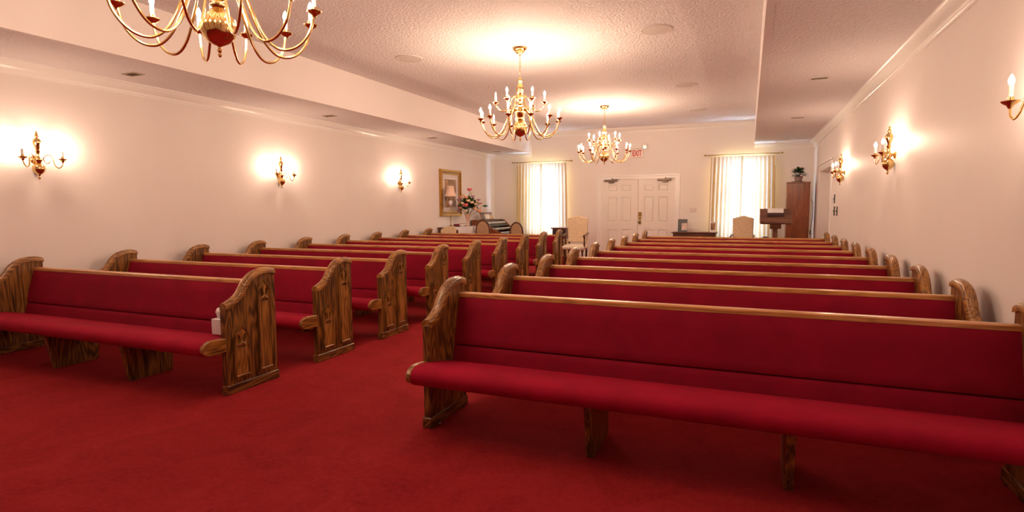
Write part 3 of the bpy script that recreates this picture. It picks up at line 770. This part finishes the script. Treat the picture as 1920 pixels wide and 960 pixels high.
def foliage(bm, n, c, r_, seedv, size, up=.5, sx=1.0):
    rn = random.Random(seedv)
    for k in range(n):
        a = rn.uniform(0, 2 * PI); e = rn.uniform(-.25, 1.3); q = r_ * rn.uniform(.45, 1)
        d = Vector((sx * math.cos(a) * math.cos(e), math.sin(a) * math.cos(e), math.sin(e) * up * 2))
        p0 = Vector(c) + d * q * .55; p1 = Vector(c) + d * q + Vector((0, 0, -.02 * rn.random()))
        leaf(bm, p0, p1 + d * size * .3, size * rn.uniform(.25, .4), size * .15)
part('stems', 'leaf_dark', t, lambda bm: [tube(bm, spline([(0, 0, .10), (.05 * math.cos(a), .05 * math.sin(a), .18), (.12 * math.cos(a), .12 * math.sin(a), .24)], 3), .004, 5) for a in (0, 1.1, 2.2, 3.3, 4.4, 5.5)])
part('foliage', 'leaf_dark', t, lambda bm: foliage(bm, 90, (0, 0, .15), .19, 11, .085, .5))
t = thing('cable', 'thin black cable hanging beside the tall cabinet', 'cable', (1.215, 13.62, 0))
part('lead', 'black_plastic', t, lambda bm: tube(bm, spline([(.0, .02, 1.45), (.03, 0, 1.35), (.035, .0, 1.1), (.01, .01, .85), (.0, .0, .72), (.035, -.02, .5), (.05, -.05, .2), (.03, -.1, .006)], 6), .005, 6), 60)
part('plug', 'black_plastic', t, lambda bm: box(bm, -.012, .012, -.012, .012, .70, .80, .004))
# low stool with a dark folded cloth
t = thing('low_stool', 'low dark stool beside the lectern column', 'stool', (.335, 13.0, 0))
bpart('seat', 'mahogany_dark', t, (-.14, .14, -.12, .12, .60, .63), .005)
for sx in (-1, 1):
    for sy in (-1, 1): bpart('leg', 'mahogany_dark', t, (sx * .11 - .014, sx * .11 + .014, sy * .09 - .014, sy * .09 + .014, 0, .60))
t = tag(part('folded_cloth', 'black_plastic', None, lambda bm: (box(bm, -.10, .10, -.08, .08, 0, .028, .012, 2), ball(bm, (.0, 0, .03), .05, 1.3, 1, .5)), 60, (.335, 13.0, .63)), 'small black bundle lying on the low stool', 'bundle')

# ------------------------------------------------------------------ picture on the left wall
t = thing('framed_picture', 'tall gilt-framed picture hanging on the left wall', 'picture', (XL, 11.94, 1.66))
hy, hz = .505, .54
def frame_ring(bm, o, i, x1):
    plate(bm, [[(-hy + o, -hz + o), (hy - o, -hz + o), (hy - o, hz - o), (-hy + o, hz - o)], [(-hy + i, -hz + i), (hy - i, -hz + i), (hy - i, hz - i), (-hy + i, hz - i)]], 'x', 0.002, x1)
part('outer_frame', 'gilt', t, lambda bm: (frame_ring(bm, 0, .05, .045), frame_ring(bm, .012, .038, .058)))
part('inner_frame', 'gilt_dark', t, lambda bm: frame_ring(bm, .05, .085, .032))
part('frame_bead', 'gilt', t, lambda bm: frame_ring(bm, .085, .11, .038))
bpart('mat_board', 'mat_board', t, (.002, .014, -hy + .10, hy - .10, -hz + .10, hz - .10))
bpart('print', 'framed_print', t, (.0165, .019, -.28, .28, -.34, .32))
bpart('print_border', 'paper_white', t, (.0135, .0165, -.30, .30, -.36, .34))

# ------------------------------------------------------------------ draped table by the left wall, with lamp, books and flowers
t = thing('draped_table', 'low table under a pale cloth along the left wall below the picture', 'table', (-6.29, 11.86, 0))
bpart('tabletop', 'mahogany_lengthwise', t, (-.235, .235, -.55, .55, .845, .87), .003)
for sx in (-1, 1):
    for sy in (-1, 1): bpart('leg', 'mahogany_dark', t, (sx * .20 - .02, sx * .20 + .02, sy * .52 - .02, sy * .52 + .02, 0, .845))
part('cloth', 'pale_cloth', t, lambda bm: (box(bm, -.23, .245, -.53, .555, .87, .876), box(bm, .238, .246, -.53, .54, .74, .876)))
bpart('lower_cloth', 'pale_cloth', t, (.2355, .2405, -.51, .52, .66, .735))
TT = .876
t = thing('table_lamp', 'tall brass table lamp with peach shade before the picture', 'lamp', (-6.34, 11.60, TT))
part('base', 'brass_dull', t, lambda bm: lathe(bm, [(0, 0), (.065, 0), (.065, .012), (.040, .022), (.018, .04), (.012, .07), (0, .07)], 16), 45)
part('pole', 'brass_dull', t, lambda bm: lathe(bm, [(.010, .06), (.010, .30), (.014, .31), (.010, .32), (.010, .48), (.016, .50), (0, .50)], 12), 45)
part('crystal', 'porcelain', t, lambda bm: lathe(bm, [(0, .49), (.02, .50), (.042, .535), (.046, .57), (.038, .60), (.018, .61), (0, .61)], 12), 30)
part('harp', 'brass_dull', t, lambda bm: tube(bm, [(0, 0, .60), (0, 0, .95)], .006, 6), 50)
part('shade', 'lampshade', t, lambda bm: lathe(bm, [(.145, .70), (.132, .725), (.105, .79), (.085, .86), (.072, .935), (.070, .935), (.083, .86), (.103, .79), (.130, .725), (.143, .70)], 24), 50)
part('shade_finial', 'brass_dull', t, lambda bm: ball(bm, (0, 0, .955), .012))
t = thing('book', 'small dark book lying under the red book by the lamp', 'book', (-6.22, 11.79, TT), .1)
bpart('cover', 'book_dark', t, (-.075, .075, -.13, .11, 0, .022), .002); bpart('pages', 'paper_white', t, (-.07, .078, -.125, .105, .004, .018))
t = thing('book', 'red book lying on top of the stack beside the flower vase', 'book', (-6.23, 11.82, TT + .022), -.06)
bpart('cover', 'book_red', t, (-.08, .08, -.14, .17, 0, .040), .003); bpart('pages', 'paper_white', t, (-.075, .083, -.135, .165, .006, .034))
t = thing('flower_vase', 'blush vase of mixed pink and peach flowers below the picture', 'flowers', (-6.13, 12.04, TT))
part('vase', 'vase_blush', t, lambda bm: lathe(bm, [(0, 0), (.05, 0), (.055, .01), (.022, .04), (.02, .09), (.035, .16), (.065, .25), (.085, .30), (.075, .30), (.055, .25), (0, .22)], 18), 50)
part('foliage', 'leaf_green', t, lambda bm: (foliage(bm, 210, (.04, 0, .46), .29, 21, .13, .45, .95)))
part('dark_foliage', 'leaf_dark', t, lambda bm: (foliage(bm, 90, (.04, 0, .46), .24, 22, .13, .42, .95)))
rn = random.Random(4)
spots = [(.03, -.02, .86, 'petal_rose', .06), (-.02, -.10, .68, 'petal_peach', .065), (.02, -.22, .50, 'petal_rose', .07), (-.20, -.10, .62, 'petal_mauve', .06), (-.15, -.12, .68, 'petal_peach', .055), (.14, -.14, .56, 'petal_cream', .055), (.20, -.10, .42, 'petal_peach', .05), (-.14, -.18, .44, 'petal_peach', .05), (.24, .04, .62, 'petal_mauve', .045), (.27, -.02, .36, 'petal_peach', .065), (.08, -.20, .60, 'petal_cream', .05), (.22, -.10, .52, 'petal_cream', .045), (-.25, .0, .48, 'petal_mauve', .055), (-.06, -.22, .54, 'petal_cream', .045), (.13, -.04, .70, 'petal_mauve', .045), (-.10, -.08, .74, 'petal_cream', .04), (.29, .05, .54, 'petal_mauve', .04), (-.22, -.10, .36, 'petal_mauve', .05), (.06, .02, .78, 'petal_cream', .035), (.02, -.22, .36, 'petal_cream', .045), (.10, .20, .55, 'petal_peach', .055), (-.10, .20, .60, 'petal_rose', .055), (.0, .22, .45, 'petal_cream', .05)]
spots = [(q[0] + .04,) + q[1:] for q in spots]
for dx, dy, dz, mt, r_ in spots:
    def fl(bm):
        ball(bm, (dx, dy, dz), r_ * .55, 1, 1, .9, 8, 6)
        for k in range(7):
            a = 2 * PI * k / 7
            ball(bm, (dx + r_ * .55 * math.cos(a), dy + r_ * .55 * math.sin(a) * .9, dz + r_ * .25 * math.sin(a * 2)), r_ * .48, 1, 1, .75, 6, 4)
    part('flower', mt, t, fl, 70)
part('stems', 'leaf_green', t, lambda bm: [tube(bm, [(0, 0, .24), (dx * .6, dy * .6, .24 + (dz - .24) * .6), (dx, dy, dz)], .004, 5) for dx, dy, dz, _, _ in spots])

# ------------------------------------------------------------------ chairs around the organ
def round_chair(x, y, rz, lab, mat, top=1.0, wd=.40):
    t = thing('round_back_chair', lab, 'chair', (x, y, 0), rz, 'round-backed chairs beside the organ')
    h = wd / 2
    arc = [(-h * math.cos(PI * k / 14), top - .24 + .24 * math.sin(PI * k / 14)) for k in range(15)]
    inn = [(-(h - .035) * math.cos(PI * k / 14), top - .24 + .20 * math.sin(PI * k / 14)) for k in range(15)]
    part('back_frame', 'mahogany_dark', t, lambda bm: plate(bm, [[(-h, .45)] + arc + [(h, .45)], [(-(h - .035), .58)] + inn + [(h - .035, .58)]], 'y', .17, .205))
    part('back_pad', mat, t, lambda bm: prism(bm, [(-(h - .03), .575)] + [(a * 1.0, b_) for a, b_ in inn] + [(h - .03, .575)], 'y', .165, .20))
    part('seat', mat, t, lambda bm: box(bm, -h - .02, h + .02, -.24, .20, .40, .47, .02, 2), 50)
    for sx in (-1, 1):
        for yy in (-.21, .185): bpart('leg', 'mahogany_dark', t, (sx * (h - .02) - .018, sx * (h - .02) + .018, yy - .018, yy + .018, 0, .42), .003)
round_chair(-5.77, 11.95, .05, 'round-backed chair with tan pad, between flowers and organ', 'tan_cloth', 1.03, .37)
round_chair(-5.33, 12.95, .0, 'round-backed tan chair between organ and left window', 'tan_cloth', .955, .36)
t = thing('padded_chair', 'tan padded chair behind the last left pew beside the lamp', 'chair', (-6.20, 11.25, 0), -.05)
part('backrest', 'damask', t, lambda bm: prism(bm, [(-.19, .50), (-.205, .80), (-.19, .83), (-.09, .885), (.03, .905), (.13, .895), (.19, .86), (.205, .81), (.19, .50)], 'y', -.03, .03, .008))
for s in (-1, 1):
    part('back_post', 'mahogany_dark', t, lambda bm: (box(bm, s * .215 - .016, s * .215 + .016, -.025, .025, 0, .80, .004), ball(bm, (s * .215, 0, .81), .022)))
    bpart('leg', 'mahogany_dark', t, (s * .20 - .018, s * .20 + .018, -.40 + .02, -.40 + .056, 0, .42), .003)
part('seat', 'damask', t, lambda bm: box(bm, -.21, .21, -.40, -.03, .40, .47, .02, 2), 50)

# ------------------------------------------------------------------ organ
t = thing('organ', 'dark wooden two-manual organ standing against the left wall', 'organ', (-6.5, 13.62, 0))
# local x: 0 at the wall, keys towards +x; y runs along the wall
y0, y1 = -.66, .62
cheek = [(0, 0), (.52, 0), (.52, .60), (.80, .62), (.80, .70), (.62, .76), (.50, .86), (.38, .985), (.10, 1.0), (0, 1.0)]
for yy in (y0, y1 - .035):
    part('cheek', 'mahogany_upright', t, lambda bm: prism(bm, cheek, 'y', yy, yy + .035, .003))
bpart('case', 'mahogany_lengthwise', t, (.005, .36, y0 + .035, y1 - .035, .05, .93))
bpart('top', 'mahogany_lengthwise', t, (0.0, .34, y0 + .035, y1 - .035, .96, 1.0), .004)
bpart('key_slip', 'mahogany_lengthwise', t, (.50, .79, y0 + .035, y1 - .035, .60, .665))
part('tab_panel', 'black_plastic', t, lambda bm: prism(bm, [(.34, .90), (.50, .83), (.50, .85), (.34, .975)], 'y', y0 + .035, y1 - .035))
for k in range(14):
    yk = y0 + .14 + k * .08
    part('stop_tab', 'white_key', t, lambda bm: prism(bm, [(.395, .936), (.435, .906), (.437, .914), (.398, .944)], 'y', yk, yk + .05))
def manual(bm, xa, xb, z):
    n = 36; wy = (y1 - y0 - .22) / n
    for k in range(n): box(bm, xa, xb, y0 + .11 + k * wy + .0008, y0 + .11 + (k + 1) * wy - .0008, z, z + .018)
part('lower_keys', 'white_key', t, lambda bm: manual(bm, .645, .775, .675))
part('upper_keys', 'white_key', t, lambda bm: manual(bm, .515, .640, .775))
bpart('upper_key_bed', 'mahogany_lengthwise', t, (.36, .645, y0 + .036, y1 - .036, .745, .772))
def sharps(bm, xa, xb, z):
    n = 36; wy = (y1 - y0 - .22) / n
    for k in range(n):
        if k % 7 in (2, 6): continue
        yk = y0 + .11 + (k + 1) * wy; box(bm, xa, xb, yk - .006, yk + .006, z, z + .012)
part('lower_sharps', 'black_key', t, lambda bm: sharps(bm, .645, .715, .693))
part('upper_sharps', 'black_key', t, lambda bm: sharps(bm, .515, .580, .793))
for ya, yb in ((y0 + .036, y0 + .10), (y1 - .10, y1 - .036)):
    bpart('key_block', 'mahogany_lengthwise', t, (.50, .78, ya, yb, .665, .71), .003)
rk = bpart('music_rack', 'mahogany_lengthwise', t, (.24, .28, -.56, .14, 1.0, 1.02), .003)
part('rack_rail', 'mahogany_lengthwise', rk, lambda bm: prism(bm, [(.185, 1.165), (.20, 1.165), (.195, 1.185), (.180, 1.185)], 'y', -.57, .15))
for k in range(7):
    yk = -.53 + k * .105
    part('rack_slat', 'mahogany_lengthwise', rk, lambda bm: prism(bm, [(.245, 1.02), (.258, 1.02), (.20, 1.17), (.187, 1.17)], 'y', yk, yk + .03))
bpart('pedal_board', 'mahogany_lengthwise', t, (.36, .95, y0 + .2, y1 - .2, 0, .06))
tb = thing('sheet_music', 'pale sheets of music on the organ rack', 'music', (-6.5, 13.62, 1.02))
part('sheet', 'paper_white', tb, lambda bm: prism(bm, [(.262, .001), (.266, .001), (.222, .115), (.218, .115)], 'y', -.34, -.10))
part('sheet', 'petal_cream', tb, lambda bm: prism(bm, [(.262, .001), (.266, .001), (.226, .105), (.222, .105)], 'y', -.08, .10))
tl = thing('desk_lamp', 'small brass lamp with green shade on the organ', 'lamp', (-6.38, 13.24, 1.0))
part('base', 'brass', tl, lambda bm: lathe(bm, [(0, 0), (.05, 0), (.05, .01), (.015, .02), (0, .02)], 14), 45)
part('stem', 'brass', tl, lambda bm: tube(bm, spline([(0, 0, .015), (0, 0, .20), (.01, 0, .33), (.05, .03, .365), (.09, .06, .355)], 4), .006, 7), 60)
part('shade', 'green_glass', tl, lambda bm: ball(bm, (.10, .10, .355), .05, 1.0, 2.1, .62, 14, 8), 60)

# ------------------------------------------------------------------ tissue box on the nearest left pew
t = thing('tissue_box', 'white tissue box on the nearest left pew beside its carved end', 'tissue box', (-3.60, 3.04, .402), 0)
bpart('carton', 'pale_cloth', t, (-.055, .055, -.055, .055, 0, .115), .003)
part('tissue', 'paper_white', t, lambda bm: lathe(bm, [(.032, .112), (.040, .14), (.048, .165), (.038, .19), (.015, .20), (0, .195)], 9), 60)
